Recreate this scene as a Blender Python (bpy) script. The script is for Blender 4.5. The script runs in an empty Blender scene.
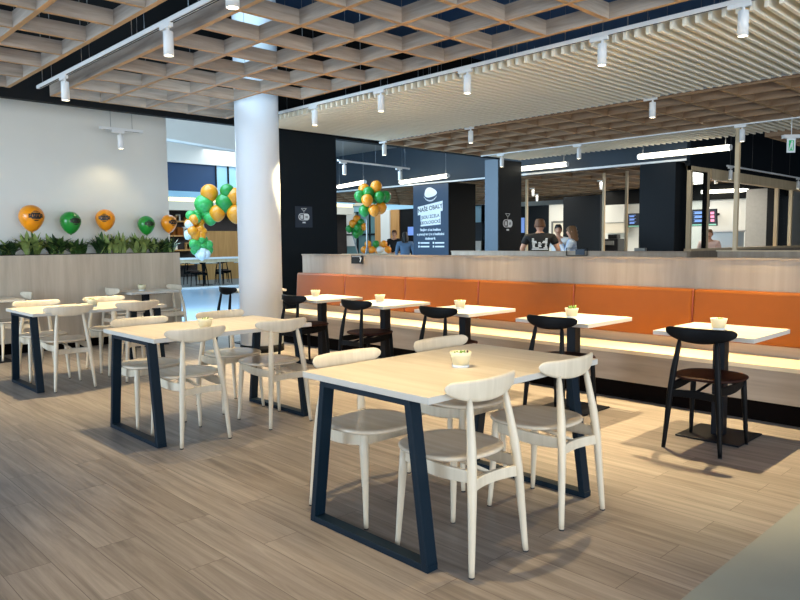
import bpy, bmesh, math, random
from mathutils import Vector, Matrix
random.seed(7)
C = bpy.context.scene
COL = C.collection
PI = math.pi

# ------------------------------------------------------------------ camera, light, exposure
F_PX, PITCH, ROLL, YAW, EYE = 702.7, 0.0820, -0.0095, 0.8050, 1.3774
cd = bpy.data.cameras.new('camera'); cam = bpy.data.objects.new('camera', cd); COL.objects.link(cam)
cd.sensor_width = 36.0; cd.lens = F_PX * 36.0 / 800.0; cd.clip_end = 300
_fw = Vector((-math.sin(YAW)*math.cos(PITCH), math.cos(YAW)*math.cos(PITCH), -math.sin(PITCH)))
_rt = Vector((math.cos(YAW), math.sin(YAW), 0)); _up = _rt.cross(_fw)
_r2 = math.cos(ROLL)*_rt + math.sin(ROLL)*_up; _u2 = -math.sin(ROLL)*_rt + math.cos(ROLL)*_up
cam.matrix_world = Matrix(((_r2.x,_u2.x,-_fw.x,0),(_r2.y,_u2.y,-_fw.y,0),(_r2.z,_u2.z,-_fw.z,EYE),(0,0,0,1)))
C.camera = cam
C.view_settings.view_transform = 'Standard'; C.view_settings.look = 'None'
C.view_settings.gamma = 1.0; C.view_settings.exposure = 0.0; C.view_settings.use_curve_mapping = False

w = bpy.data.worlds.new('world'); C.world = w; w.use_nodes = True
bg = w.node_tree.nodes['Background']; bg.inputs[0].default_value = (0.78,0.88,1.0,1); bg.inputs[1].default_value = .80

def area(name, loc, target, sx, sy, power, col):
    l = bpy.data.lights.new(name, 'AREA'); l.shape = 'RECTANGLE'; l.size = sx; l.size_y = sy; l.energy = power; l.color = col
    o = bpy.data.objects.new(name, l); COL.objects.link(o); o.location = loc
    o.rotation_euler = (Vector(target)-Vector(loc)).to_track_quat('-Z','Y').to_euler(); return o
area('window_daylight', (5.5,0.5,1.5), (-4.0,4.0,2.3), 9.0, 2.6, 680, (0.86,0.94,1.0))
area('entrance_daylight', (-7.5,-5.0,2.2), (-8.4,5.0,1.7), 4.5, 3.2, 540, (0.62,0.81,1.0))
area('skylight_daylight', (-16.5,3.5,8.8), (-16.5,3.6,0), 9, 13, 2400, (0.42,0.74,1.0))
area('atrium_daylight', (-14.0,4.7,3.2), (-8.0,5.2,1.6), 2.8, 4.0, 900, (0.62,0.82,1.0))
area('hall_daylight', (-24,19,5.4), (-24,19,0), 12, 8, 900, (0.86,0.94,1.0))
area('column_top_fill', (-6.9,3.9,4.9), (-7.8,4.9,4.0), 1.4, 1.4, 60, (0.55,0.80,1.0))  # added unseen fill for the upper column; the roof has no opening
area('kitchen_fill', (-8.5,17.5,2.9), (-8.5,17.5,0), 3, 4, 230, (1.0,0.95,0.85))  # unseen area fills added to brighten the dark kitchen, this and the next
area('kitchen_fill', (-13,18,2.9), (-13,18,0), 3, 5, 220, (1.0,0.93,0.80))

SPOT_POWER = 230.0
SPOT_COL = (1.0, 0.79, 0.44)

# ------------------------------------------------------------------ materials
def lin(c):
    return tuple(((x/255)/12.92 if x/255 <= .04045 else (((x/255)+.055)/1.055)**2.4) for x in c)
def mat(name, rgb, rough=.5, metal=0., bump=0., noise=0., nscale=20., spec=.5, trans=0., alpha=1., coat=0.):
    m = bpy.data.materials.new(name); m.use_nodes = True; nt = m.node_tree; b = nt.nodes['Principled BSDF']
    c = lin(rgb); b.inputs['Base Color'].default_value = (*c,1); b.inputs['Roughness'].default_value = rough
    b.inputs['Metallic'].default_value = metal; b.inputs['Specular IOR Level'].default_value = spec
    b.inputs['Coat Weight'].default_value = coat
    if trans: b.inputs['Transmission Weight'].default_value = trans; b.inputs['IOR'].default_value = 1.03
    if noise or bump:
        tc = nt.nodes.new('ShaderNodeTexCoord'); n = nt.nodes.new('ShaderNodeTexNoise'); n.inputs['Scale'].default_value = nscale; n.inputs['Detail'].default_value = 4
        nt.links.new(tc.outputs['Object'], n.inputs['Vector'])
        if noise:
            r = nt.nodes.new('ShaderNodeMixRGB'); r.inputs[1].default_value = (*[x*(1-noise) for x in c],1); r.inputs[2].default_value = (*[min(1,x*(1+noise)) for x in c],1)
            nt.links.new(n.outputs['Fac'], r.inputs[0]); nt.links.new(r.outputs[0], b.inputs['Base Color'])
        if bump:
            bp = nt.nodes.new('ShaderNodeBump'); bp.inputs['Strength'].default_value = bump; bp.inputs['Distance'].default_value = .002
            nt.links.new(n.outputs['Fac'], bp.inputs['Height']); nt.links.new(bp.outputs[0], b.inputs['Normal'])
    return m
def wood(name, dark, light, axis='X', rough=.5, scale=1.0, contrast=1.0, knots=0.):
    """grain stretched along axis, in object coordinates"""
    m = bpy.data.materials.new(name); m.use_nodes = True; nt = m.node_tree; b = nt.nodes['Principled BSDF']
    tc = nt.nodes.new('ShaderNodeTexCoord'); mp = nt.nodes.new('ShaderNodeMapping')
    s = {'X':(1.2,16,16),'Y':(16,1.2,16),'Z':(16,16,1.2)}[axis]
    mp.inputs['Scale'].default_value = [k*scale for k in s]
    oi = nt.nodes.new('ShaderNodeObjectInfo'); ad = nt.nodes.new('ShaderNodeVectorMath'); ad.operation='ADD'
    ml = nt.nodes.new('ShaderNodeMath'); ml.operation='MULTIPLY'; ml.inputs[1].default_value = 37.
    nt.links.new(oi.outputs['Random'], ml.inputs[0])
    nt.links.new(tc.outputs['Object'], mp.inputs['Vector']); nt.links.new(mp.outputs[0], ad.inputs[0]); nt.links.new(ml.outputs[0], ad.inputs[1])
    n = nt.nodes.new('ShaderNodeTexNoise'); n.inputs['Scale'].default_value = 1.; n.inputs['Detail'].default_value = 6; n.inputs['Roughness'].default_value=.6; n.inputs['Distortion'].default_value=.6
    nt.links.new(ad.outputs[0], n.inputs['Vector'])
    r = nt.nodes.new('ShaderNodeValToRGB'); r.color_ramp.elements[0].position = .5-.22/contrast; r.color_ramp.elements[1].position = .5+.22/contrast
    r.color_ramp.elements[0].color = (*lin(dark),1); r.color_ramp.elements[1].color = (*lin(light),1)
    nt.links.new(n.outputs['Fac'], r.inputs[0]); nt.links.new(r.outputs[0], b.inputs['Base Color']); b.inputs['Roughness'].default_value = rough
    return m
def glow(name, rgb, strength):
    m = bpy.data.materials.new(name); m.use_nodes = True; b = m.node_tree.nodes['Principled BSDF']
    b.inputs['Base Color'].default_value = (*lin(rgb),1); b.inputs['Emission Color'].default_value = (*lin(rgb),1); b.inputs['Emission Strength'].default_value = strength
    return m

def floor_mat():
    m = bpy.data.materials.new('oak_plank_floor'); m.use_nodes = True; nt = m.node_tree; b = nt.nodes['Principled BSDF']; L = nt.links.new
    tc = nt.nodes.new('ShaderNodeTexCoord')
    br = nt.nodes.new('ShaderNodeTexBrick'); br.inputs['Scale'].default_value = 1.; br.inputs['Brick Width'].default_value = 1.35; br.inputs['Row Height'].default_value = .19
    br.inputs['Mortar Size'].default_value = .0016; br.inputs['Mortar Smooth'].default_value = .3; br.offset = .37; br.inputs['Bias'].default_value = 0
    br.inputs['Color1'].default_value = (0,0,0,1); br.inputs['Color2'].default_value = (1,1,1,1); br.inputs['Mortar'].default_value = (.5,.5,.5,1)
    L(tc.outputs['Object'], br.inputs['Vector'])
    mp = nt.nodes.new('ShaderNodeMapping'); mp.inputs['Scale'].default_value = (0.9,17,1)
    sc = nt.nodes.new('ShaderNodeVectorMath'); sc.operation = 'MULTIPLY_ADD'; sc.inputs[1].default_value = (9.,5.,0)
    L(br.outputs['Color'], sc.inputs[0]); L(tc.outputs['Object'], mp.inputs['Vector']); L(mp.outputs[0], sc.inputs[2])
    n = nt.nodes.new('ShaderNodeTexNoise'); n.inputs['Scale'].default_value = 1.2; n.inputs['Detail'].default_value = 9; n.inputs['Roughness'].default_value = .68; n.inputs['Distortion'].default_value = .55
    L(sc.outputs[0], n.inputs['Vector'])
    r = nt.nodes.new('ShaderNodeValToRGB'); e = r.color_ramp.elements
    e[0].position=.30; e[0].color=(*lin((100,91,84)),1); e[1].position=.72; e[1].color=(*lin((157,147,138)),1)
    k = e.new(.5); k.color = (*lin((131,121,113)),1)
    L(n.outputs['Fac'], r.inputs[0])
    mx = nt.nodes.new('ShaderNodeMixRGB'); mx.blend_type = 'MULTIPLY'; mx.inputs[0].default_value = 1
    r2 = nt.nodes.new('ShaderNodeValToRGB'); r2.color_ramp.elements[0].color=(.84,.82,.80,1); r2.color_ramp.elements[1].color=(1.06,1.05,1.04,1)
    L(br.outputs['Color'], r2.inputs[0]); L(r.outputs[0], mx.inputs[1]); L(r2.outputs[0], mx.inputs[2])
    mo = nt.nodes.new('ShaderNodeMixRGB'); mo.inputs[2].default_value = (*lin((76,64,56)),1)
    L(br.outputs['Fac'], mo.inputs[0]); L(mx.outputs[0], mo.inputs[1]); L(mo.outputs[0], b.inputs['Base Color'])
    b.inputs['Roughness'].default_value = .42
    bp = nt.nodes.new('ShaderNodeBump'); bp.inputs['Strength'].default_value=.12; bp.inputs['Distance'].default_value=.002; L(n.outputs['Fac'], bp.inputs['Height']); L(bp.outputs[0], b.inputs['Normal'])
    return m

M = {}
M['floor'] = floor_mat()
M['concrete'] = mat('grey_floor_tile', (128,132,127), .55, noise=.08, nscale=6, bump=.05)
M['concrete2'] = mat('shaded_seating_floor', (96,96,94), .5)  # shade beyond the balustrade put into this floor's colour
M['mall_floor'] = mat('polished_pale_tile', (158,182,202), .16, noise=.03, nscale=2)
M['wall'] = mat('white_paint', (224,223,215), .85, noise=.02, nscale=3)
M['colwhite'] = mat('white_paint_daylit', (224,231,238), .6, noise=.01, nscale=3)  # white column paint with bluish daylight put into its colour
M['roof'] = mat('dark_blue_plenum', (40,76,116), .9)
M['black'] = mat('black_paint', (12,13,14), .7, spec=.2)
M['navy'] = mat('dark_navy_paint', (17,23,29), .6, spec=.2)
M['blue'] = mat('navy_blue_paint', (40,52,63), .6)
M['bluelight'] = mat('pillar_blue_daylit', (60,80,97), .45)  # blue daylight on the square pillar put into its body colour
M['lat'] = wood('grey_oak_laminate', (138,125,112), (186,172,157), 'X', .6, 1.2)
M['laty'] = wood('grey_oak_laminate_cross', (138,125,112), (186,172,157), 'Y', .6, 1.2)
M['latw'] = wood('oak_laminate_warm_lit', (126,98,72), (166,134,102), 'X', .6, 1.2)  # same oak as the near panels; warm lamp light put into the colour
M['latwy'] = wood('oak_laminate_warm_lit_cross', (126,98,72), (166,134,102), 'Y', .6, 1.2)
M['pier'] = mat('pier_dark_navy', (20,27,33), .65, spec=.15)
M['bandblue'] = mat('deep_blue_cladding', (24,62,98), .6)
M['latedge_lit'] = mat('oak_edging_warm_lit', (186,148,104), .6)  # beam bottom edges: edging tone with warm floor light painted in
M['baffle'] = mat('cream_baffle', (246,238,218), .7)
M['white'] = mat('white_metal', (232,233,232), .35)
M['lens'] = glow('lamp_lens', (255,240,205), 9.)
M['tube'] = glow('tube_diffuser', (255,248,226), 5.)
M['wire'] = mat('steel_wire', (150,152,154), .35, .8)
M['top'] = wood('light_oak_top', (196,180,157), (218,204,185), 'X', .42, 1.0, .9)
M['topedge'] = mat('pale_edge_band', (192,188,180), .45)
M['steel'] = mat('navy_powder_coat', (2,24,38), .5, spec=.2, noise=.05, nscale=40)
M['bsteel'] = mat('black_powder_coat', (8,12,20), .5, spec=.2)
M['chair'] = wood('whitewashed_beech', (198,185,162), (220,208,187), 'Z', .42, 1.5, .8)
M['chairseat'] = wood('whitewashed_beech_seat', (193,177,154), (214,200,180), 'Y', .26, 1.3, .8)
M['bchair'] = mat('black_stained_wood', (4,5,8), .5, spec=.14)
M['bseat'] = mat('black_seat_bench_reflection', (38,13,7), .55, spec=.15)  # black seat; brown reflection of the orange bench put into its colour
M['rubber'] = mat('dark_rubber', (40,42,45), .8)
M['panelx'] = wood('grey_oak_panel_horizontal', (132,114,96), (170,151,130), 'X', .55, .7, .8)
M['panelz'] = wood('grey_oak_panel_upright', (140,124,106), (170,154,136), 'Z', .55, .55, .8)
M['panelp'] = wood('pale_oak_planter_panel', (168,152,132), (204,189,168), 'Z', .55, .55, .8)
M['benchtop'] = wood('oak_bench_seat', (206,180,142), (226,204,168), 'X', .45, 1, .8)
M['orange'] = mat('orange_leather', (127,66,10), .55, spec=.2, noise=.06, nscale=9, bump=.12)
M['seam'] = mat('dark_piping', (120,44,22), .6)
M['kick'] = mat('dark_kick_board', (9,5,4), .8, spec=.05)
M['pot'] = mat('cream_ceramic', (226,216,180), .4)
M['potbase'] = mat('white_ceramic', (225,232,236), .35)
M['gravel'] = mat('pale_gravel', (222,222,212), .8, noise=.25, nscale=120)
M['sprig'] = mat('green_sprig', (112,148,62), .55)
M['sprig2'] = mat('dark_bud', (70,50,40), .6)
M['leafd'] = mat('dark_green_leaf', (34,56,28), .45, noise=.3, nscale=14)
M['leafl'] = mat('yellow_green_leaf', (132,150,84), .45, noise=.35, nscale=18)
M['leafm'] = mat('mid_green_leaf', (58,88,42), .45, noise=.3, nscale=14)
M['soil'] = mat('dark_soil', (50,40,34), .9)
M['bor'] = mat('orange_balloon', (242,150,24), .28, coat=.3)
M['bgr'] = mat('green_balloon', (34,140,52), .28, coat=.3)
M['bgr2'] = mat('bright_green_balloon', (66,176,84), .28, coat=.3)
M['bwh'] = mat('white_balloon', (232,236,236), .28, coat=.3)
M['ink'] = mat('black_ink', (30,24,22), .5)
M['signblue'] = mat('sign_blue', (50,68,90), .45)
M['signnavy'] = mat('sign_navy', (34,46,62), .45)
M['paper'] = mat('white_print', (236,240,242), .5)
M['greyprint'] = mat('dark_print', (60,70,82), .5)
M['glass'] = mat('clear_glass', (235,245,248), .02, trans=1.)
M['skin'] = mat('skin', (205,155,128), .55)
M['hairb'] = mat('brown_hair', (96,62,38), .6, noise=.3, nscale=60)
M['haird'] = mat('black_hair', (22,20,20), .5)
M['hairg'] = mat('reddish_blond_hair', (112,78,46), .6, noise=.3, nscale=60)
M['tblack'] = mat('black_cotton', (18,18,20), .8)
M['twhite'] = mat('white_cotton', (228,230,230), .8)
M['tblue'] = mat('pale_blue_cotton', (172,190,214), .8)
M['tdenim'] = mat('denim_blue', (96,122,152), .8)
M['tpink'] = mat('pale_pink_cotton', (226,196,186), .8)
M['trous'] = mat('dark_trousers', (36,38,46), .8)
M['cream'] = mat('cream_paint', (222,214,196), .8)
M['cove'] = glow('cove_light', (255,244,190), 1.5)
M['skyblue'] = mat('pale_blue_glass', (160,205,228), .15)
M['shopdark'] = mat('dark_shop_interior', (50,40,36), .7, noise=.5, nscale=3)
M['woodor'] = wood('honey_wood', (176,122,66), (206,156,96), 'Z', .5, .5)
M['woodpost'] = wood('pale_pine_post', (196,172,134), (220,200,166), 'Z', .5, .8)
M['screen'] = glow('screen_face', (22,26,34), .6)
M['screenblue'] = glow('screen_blue_text', (100,130,190), .8)
M['screenpink'] = glow('screen_pink_picture', (222,120,150), .9)
M['screengreen'] = glow('screen_green_band', (110,160,140), .7)
M['greytex'] = mat('grey_woven_panel', (150,146,138), .8, noise=.12, nscale=14)
M['machine'] = mat('black_appliance', (28,28,30), .3)
M['case'] = mat('pale_blue_case', (190,212,226), .2)
M['tealgreen'] = mat('teal_shopfront', (96,130,132), .3, noise=.4, nscale=1.2)
M['exit'] = glow('exit_green', (30,150,90), .6)
M['duct'] = mat('galvanised_duct', (120,120,116), .5, .3)

# ------------------------------------------------------------------ mesh builder
class MB:
    def __init__(s): s.v=[]; s.f=[]; s.m=[]; s.sm=[]
    def face(s, pts, mi=0, sm=False):
        n=len(s.v); s.v += [tuple(p) for p in pts]; s.f.append(tuple(range(n,n+len(pts)))); s.m.append(mi); s.sm.append(sm)
    def box(s, x0,x1,y0,y1,z0,z1, mi=0, side=None, bot=None):
        n=len(s.v); s.v += [(x0,y0,z0),(x1,y0,z0),(x1,y1,z0),(x0,y1,z0),(x0,y0,z1),(x1,y0,z1),(x1,y1,z1),(x0,y1,z1)]
        F=[(0,3,2,1),(4,5,6,7),(0,1,5,4),(1,2,6,5),(2,3,7,6),(3,0,4,7)]
        for k,q in enumerate(F):
            s.f.append(tuple(n+i for i in q)); s.sm.append(False)
            s.m.append((bot if (k==0 and bot is not None) else mi) if k<2 else (side if side is not None else mi))
        return s
    def hexa(s, bot, top, mi=0):
        n=len(s.v); s.v += [tuple(p) for p in bot]+[tuple(p) for p in top]
        for q in [(0,3,2,1),(4,5,6,7),(0,1,5,4),(1,2,6,5),(2,3,7,6),(3,0,4,7)]:
            s.f.append(tuple(n+i for i in q)); s.m.append(mi); s.sm.append(False)
        return s
    def tube(s, pts, radii, n=12, mi=0, sx=1., caps=True, sq=None):
        pts=[Vector(p) for p in pts]; rings=[]
        if not hasattr(radii,'__len__'): radii=[radii]*len(pts)
        ref=None
        for i,p in enumerate(pts):
            d=(pts[min(i+1,len(pts)-1)]-pts[max(i-1,0)]).normalized()
            if ref is None: ref = Vector((1,0,0)) if abs(d.x)<.8 else Vector((0,1,0))
            a=(ref-d*ref.dot(d)).normalized(); b=d.cross(a); ref=a
            ring=[]
            for k in range(n):
                t=2*PI*k/n; ring.append(len(s.v)); q=p+a*math.cos(t)*radii[i]*sx+b*math.sin(t)*radii[i]; s.v.append(tuple(q))
            rings.append(ring)
        for i in range(len(rings)-1):
            for k in range(n):
                s.f.append((rings[i][k],rings[i][(k+1)%n],rings[i+1][(k+1)%n],rings[i+1][k])); s.m.append(mi); s.sm.append(True)
        if caps:
            s.f.append(tuple(reversed(rings[0]))); s.m.append(mi); s.sm.append(False)
            s.f.append(tuple(rings[-1])); s.m.append(mi); s.sm.append(False)
        return s
    def lathe(s, prof, n=24, c=(0,0,0), mi=0, capb=True, capt=True):
        rings=[]
        for r,z in prof:
            ring=[]
            for k in range(n):
                t=2*PI*k/n; ring.append(len(s.v)); s.v.append((c[0]+r*math.cos(t),c[1]+r*math.sin(t),c[2]+z))
            rings.append(ring)
        for i in range(len(rings)-1):
            for k in range(n):
                s.f.append((rings[i][k],rings[i][(k+1)%n],rings[i+1][(k+1)%n],rings[i+1][k])); s.m.append(mi); s.sm.append(True)
        if capb: s.f.append(tuple(reversed(rings[0]))); s.m.append(mi); s.sm.append(False)
        if capt: s.f.append(tuple(rings[-1])); s.m.append(mi); s.sm.append(False)
        return s
    def loft(s, rings, mi=0, sm=True, caps=True):
        idx=[]
        for r in rings:
            idx.append([len(s.v)+i for i in range(len(r))]); s.v += [tuple(p) for p in r]
        n=len(rings[0])
        for i in range(len(idx)-1):
            for k in range(n):
                s.f.append((idx[i][k],idx[i][(k+1)%n],idx[i+1][(k+1)%n],idx[i+1][k])); s.m.append(mi); s.sm.append(sm)
        if caps:
            s.f.append(tuple(reversed(idx[0]))); s.m.append(mi); s.sm.append(False)
            s.f.append(tuple(idx[-1])); s.m.append(mi); s.sm.append(False)
        return s
    def build(s, name, mats, parent=None, loc=(0,0,0), rz=0., bevel=0., auto=False):
        me=bpy.data.meshes.new(name); me.from_pydata(s.v,[],s.f)
        if not isinstance(mats,(list,tuple)): mats=[mats]
        for m in mats: me.materials.append(m)
        me.polygons.foreach_set('material_index', s.m); me.polygons.foreach_set('use_smooth', s.sm); me.update()
        o=bpy.data.objects.new(name, me); COL.objects.link(o); o.location=loc; o.rotation_euler=(0,0,rz)
        if parent: o.parent=parent
        if bevel:
            b=o.modifiers.new('bevel','BEVEL'); b.width=bevel; b.segments=2; b.limit_method='ANGLE'; b.angle_limit=math.radians(50)
        return o
def box(x0,x1,y0,y1,z0,z1): return MB().box(x0,x1,y0,y1,z0,z1)
def thing(name, label, cat, loc=(0,0,0), rz=0., group=None):
    o=bpy.data.objects.new(name,None); COL.objects.link(o); o.location=loc; o.rotation_euler=(0,0,rz); o.empty_display_size=.1
    return tag(o,label,cat,group)
def tag(o,label,cat,group=None,kind=None):
    o['label']=label; o['category']=cat
    if group: o['group']=group
    if kind: o['kind']=kind
    return o
def struct(o): o['kind']='structure'; return o
def dup(root, loc=None, rz=None, label=None, group=None):
    c=root.copy(); COL.objects.link(c)
    if loc is not None: c.location=loc
    if rz is not None: c.rotation_euler=(0,0,rz)
    if label: c['label']=label
    if group: c['group']=group
    for ch in list(root.children):
        d=ch.copy(); COL.objects.link(d); d.parent=c
        for g in ch.children:
            e=g.copy(); COL.objects.link(e); e.parent=d
    return c
def text(s, size, m, parent, loc, rot, name='lettering', ex=.0015, align='CENTER', spacing=1.0, off=0.):
    cu=bpy.data.curves.new(name,'FONT'); cu.body=s; cu.size=size; cu.extrude=ex; cu.align_x=align; cu.align_y='CENTER'; cu.space_character=spacing; cu.offset=off
    tmp=bpy.data.objects.new('tmp',cu); COL.objects.link(tmp); dg=bpy.context.evaluated_depsgraph_get(); dg.update()
    me=bpy.data.meshes.new_from_object(tmp.evaluated_get(dg)); bpy.data.objects.remove(tmp)
    me.materials.clear(); me.materials.append(m)
    o=bpy.data.objects.new(name,me); COL.objects.link(o); o.parent=parent; o.location=loc; o.rotation_euler=rot
    return o

# ------------------------------------------------------------------ the setting
ROOF = 5.0
HALLC = 3.9
Z = 3.10                      # underside of the ceiling lattice
FX = -1.13                    # where the grey tile begins
struct(box(-10.0,FX,-4,24,-.1,0).build('floor', M['floor']))
struct(box(FX,4.5,-4,24,-.1,0).build('floor_tile', M['concrete']))
struct(box(-20.4,-10.0,-4,24,-.1,0).build('floor_hall', M['mall_floor']))
struct(box(-40,-20.4,-4,24,-.1,0).build('floor_seating', M['concrete2']))
struct(box(-9.25,4.5,-4,13.2,ROOF,ROOF+.1).build('ceiling', M['roof']))
struct(box(-22,4.5,13.35,24,ROOF,ROOF+.1).build('ceiling_kitchen', M['roof']))
struct(box(-9.25,-9.15,-4,5.9,Z,ROOF).build('trim_1', M['black']))
struct(box(-9.40,-9.25,5.9,11.95,Z,ROOF).build('trim_2', M['black']))
struct(box(-10.45,-10.25,-4,4.97,0,4.2).build('wall_left', M['wall']))
struct(box(-10.45,-9.25,-4,4.97,4.2,4.3).build('ceiling_planter', M['duct']))
struct(box(-17,-9.42,10.6,13.19,3.9,4.0).build('ceiling_hall', M['duct']))
struct(box(-18.5,-5.9,13.2,13.35,2.86,ROOF).build('wall_bulkhead', M['blue']))
struct(box(-18.5,-5.9,13.18,13.2,2.86,2.90).build('trim_3', M['white']))
struct(box(-6.0,-5.9,13.35,22,2.78,ROOF).build('wall_return', M['navy']))
struct(box(-6.02,-5.88,14.3,20,2.58,2.78).build('trim_4', M['woodpost']))
# thin dark wall panel beside the round column
struct(box(-9.5,-9.1,5.95,7.33,0,Z).build('wall_pier', M['pier']))
# square pillars
struct(MB().box(-9.76,-9.40,11.96,12.75,0,Z+.02,0).build('wall_pillar', [M['bluelight']]))
struct(box(-9.402,-9.385,11.955,12.76,0,Z).build('pillar_unlit_side', M['navy']))  # thin sheet giving the pillar's unlit side its darker tone
struct(box(-6.82,-6.09,13.16,13.9,0,2.86).build('wall_pillar_corner', M['navy'], bevel=.01))
struct(box(-13.15,-11.9,13.16,14.2,0,2.86).build('wall_pillar_poster', M['black']))
# round white column
colm = struct(MB().lathe([(.274,.09),(.274,ROOF)],48,(-7.762,4.977,0)).build('wall_column', M['colwhite']))
struct(MB().lathe([(.281,0),(.281,.09)],48,(-7.762,4.977,0)).build('baseboard_column', M['black']))

# ------------------------------------------------------------------ suspended lattice ceilings
def lattice(label, x0,x1,px, y0,y1,py, z=Z, h=.125, t=.044, skip=None, warm=False, group='oak lattice ceiling panels'):
    root = thing('lattice_panel', label, 'ceiling panel', ((x0+x1)/2,(y0+y1)/2,z), 0, group)
    cx,cy = (x0+x1)/2,(y0+y1)/2
    nx=int(round((x1-x0)/px)); ny=int(round((y1-y0)/py)); px=(x1-x0)/nx; py=(y1-y0)/ny
    keep = lambda i,j: 0<=i<nx and 0<=j<ny and not (skip and skip(x0+(i+.5)*px, y0+(j+.5)*py))
    big = 0
    for j in range(ny+1):                              # beams along x
        i=0
        while i<nx:
            if keep(i,j) or keep(i,j-1):
                k=i
                while k<nx and (keep(k,j) or keep(k,j-1)): k+=1
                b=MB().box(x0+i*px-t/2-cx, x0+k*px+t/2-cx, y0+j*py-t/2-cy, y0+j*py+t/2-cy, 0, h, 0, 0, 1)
                b.build('long_beam',[M['latw' if warm else 'lat'],M['latedge_lit']],root); i=k
            else: i+=1
    for i in range(nx+1):
        j=0
        while j<ny:
            if keep(i,j) or keep(i-1,j):
                k=j
                while k<ny and (keep(i,k) or keep(i-1,k)): k+=1
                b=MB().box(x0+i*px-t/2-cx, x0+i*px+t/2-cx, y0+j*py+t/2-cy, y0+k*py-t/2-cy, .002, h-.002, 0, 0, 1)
                b.build('cross_beam',[M['latwy' if warm else 'laty'],M['latedge_lit']],root); j=k
            else: j+=1
    for i in range(0,nx+1,2):
        for j in range(0,ny+1,2):
            if keep(i,j): MB().tube([(x0+i*px-cx,y0+j*py-cy,h),(x0+i*px-cx,y0+j*py-cy,ROOF-z)],.0025,5).build('hanging_wire',M['wire'],root)
    return root
lattice('oak lattice ceiling panel over the foreground, nearest the white wall side', -8.58,-.46,.58, -.47,2.36,.565)
lattice('oak lattice ceiling panel above the long tables, notched round the white column', -8.75,-.05,.58, 2.87,5.13,.565,
        skip=lambda x,y: -8.17<x<-7.01 and y>4.5)
lattice('oak lattice ceiling panel behind the bench, between the two white baffle strips', -9.2,-.5,.58, 8.42,11.1,.565, warm=True)
lattice('low oak lattice ceiling beyond the dark bulkhead', -21.5,-6.1,.9, 13.5,23.4,.9, z=2.95, h=.12, warm=True)
lattice('oak lattice ceiling corner high on the right behind the far baffles', -4.4,.3,.58, 12.9,15.2,.565, warm=True)

def baffles(label, x0,x1,y0,y1,pitch,z, cut=None):
    root=thing('baffle_ceiling', label, 'ceiling panel', ((x0+x1)/2,(y0+y1)/2,z),0,'white baffle ceilings')
    n=int((x1-x0)/pitch); cx,cy=(x0+x1)/2,(y0+y1)/2
    for i in range(n+1):
        x=x0+i*pitch; ya=y0 if not cut or not cut(x) else y0+.14
        MB().box(x-.015-cx,x+.015-cx,ya-cy,y1-cy,0,.11).build('baffle',M['baffle'],root)
    MB().box(x0-cx-.03,x1-cx+.03,y0+.15-cy,y1-cy,.11,.125).build('backing_panel',M['baffle'],root)
    for y in (y0+.35,(y0+y1)/2,y1-.35):
        MB().box(x0-cx-.02,x1-cx+.02,y-.02-cy,y+.02-cy,.125,.16).build('carrier_rail',M['white'],root)
    for k in range(7):
        for y in (y0+.35,y1-.35): MB().tube([(x0+.3+k*(x1-x0-.6)/6-cx,y-cy,.16),(x0+.3+k*(x1-x0-.6)/6-cx,y-cy,ROOF-z)],.0025,5).build('hanging_wire',M['wire'],root)
baffles('broad strip of white slat baffles above the orange bench', -8.95,-.3,5.72,8.28,.104,Z)
baffles('narrow far strip of white slat baffles by the square pillar', -9.15,-.4,11.22,12.42,.11,Z)

# ------------------------------------------------------------------ light tracks and spotlights
def track(label, p0, p1, zt=3.13, top=ROOF, wires=True):
    p0,p1=Vector((*p0,zt)),Vector((*p1,zt)); c=(p0+p1)/2; d=p1-p0; L=d.length
    r=thing('light_track',label,'light track',c,math.atan2(d.y,d.x),'lighting tracks')
    MB().box(-L/2,L/2,-.018,.018,-.018,.018).build('rail',M['white'],r,bevel=.003)
    MB().box(-L/2+.05,L/2-.05,-.006,.006,-.0195,-.018).build('groove',M['black'],r)
    if wires:
        n=max(2,int(L/1.1)+1)
        for i in range(n): MB().tube([(-L/2+.15+i*(L-.3)/(n-1),0,.018),(-L/2+.15+i*(L-.3)/(n-1),0,top-zt)],.003,5).build('hanging_wire',M['wire'],r)
    return r
track('white light track between the two nearest lattice panels', (-8.37,2.60),(-1.2,2.60), 3.10)
track('white light track along the near edge of the broad baffle strip', (-8.9,5.60),(-.6,5.60), 3.15)
track('white light track along the far edge of the broad baffle strip', (-9.1,8.36),(-.6,8.36), 3.14)
track('white light track along the near edge of the far baffle strip', (-9.2,11.16),(-1,11.16), 3.10)
track('short white light track in front of the white wall', (-9.80,3.80),(-9.80,4.40), 2.97, 4.2)
track('slim light track hanging over the hall beside the green and orange balloons', (-10.75,8.7),(-11.0,10.9), 2.97, HALLC)
track('slim light track on the dark wall above the wooden framed screens', (-5.70,14.6),(-5.70,19.6), 2.84)
_spot_proto={}
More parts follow.
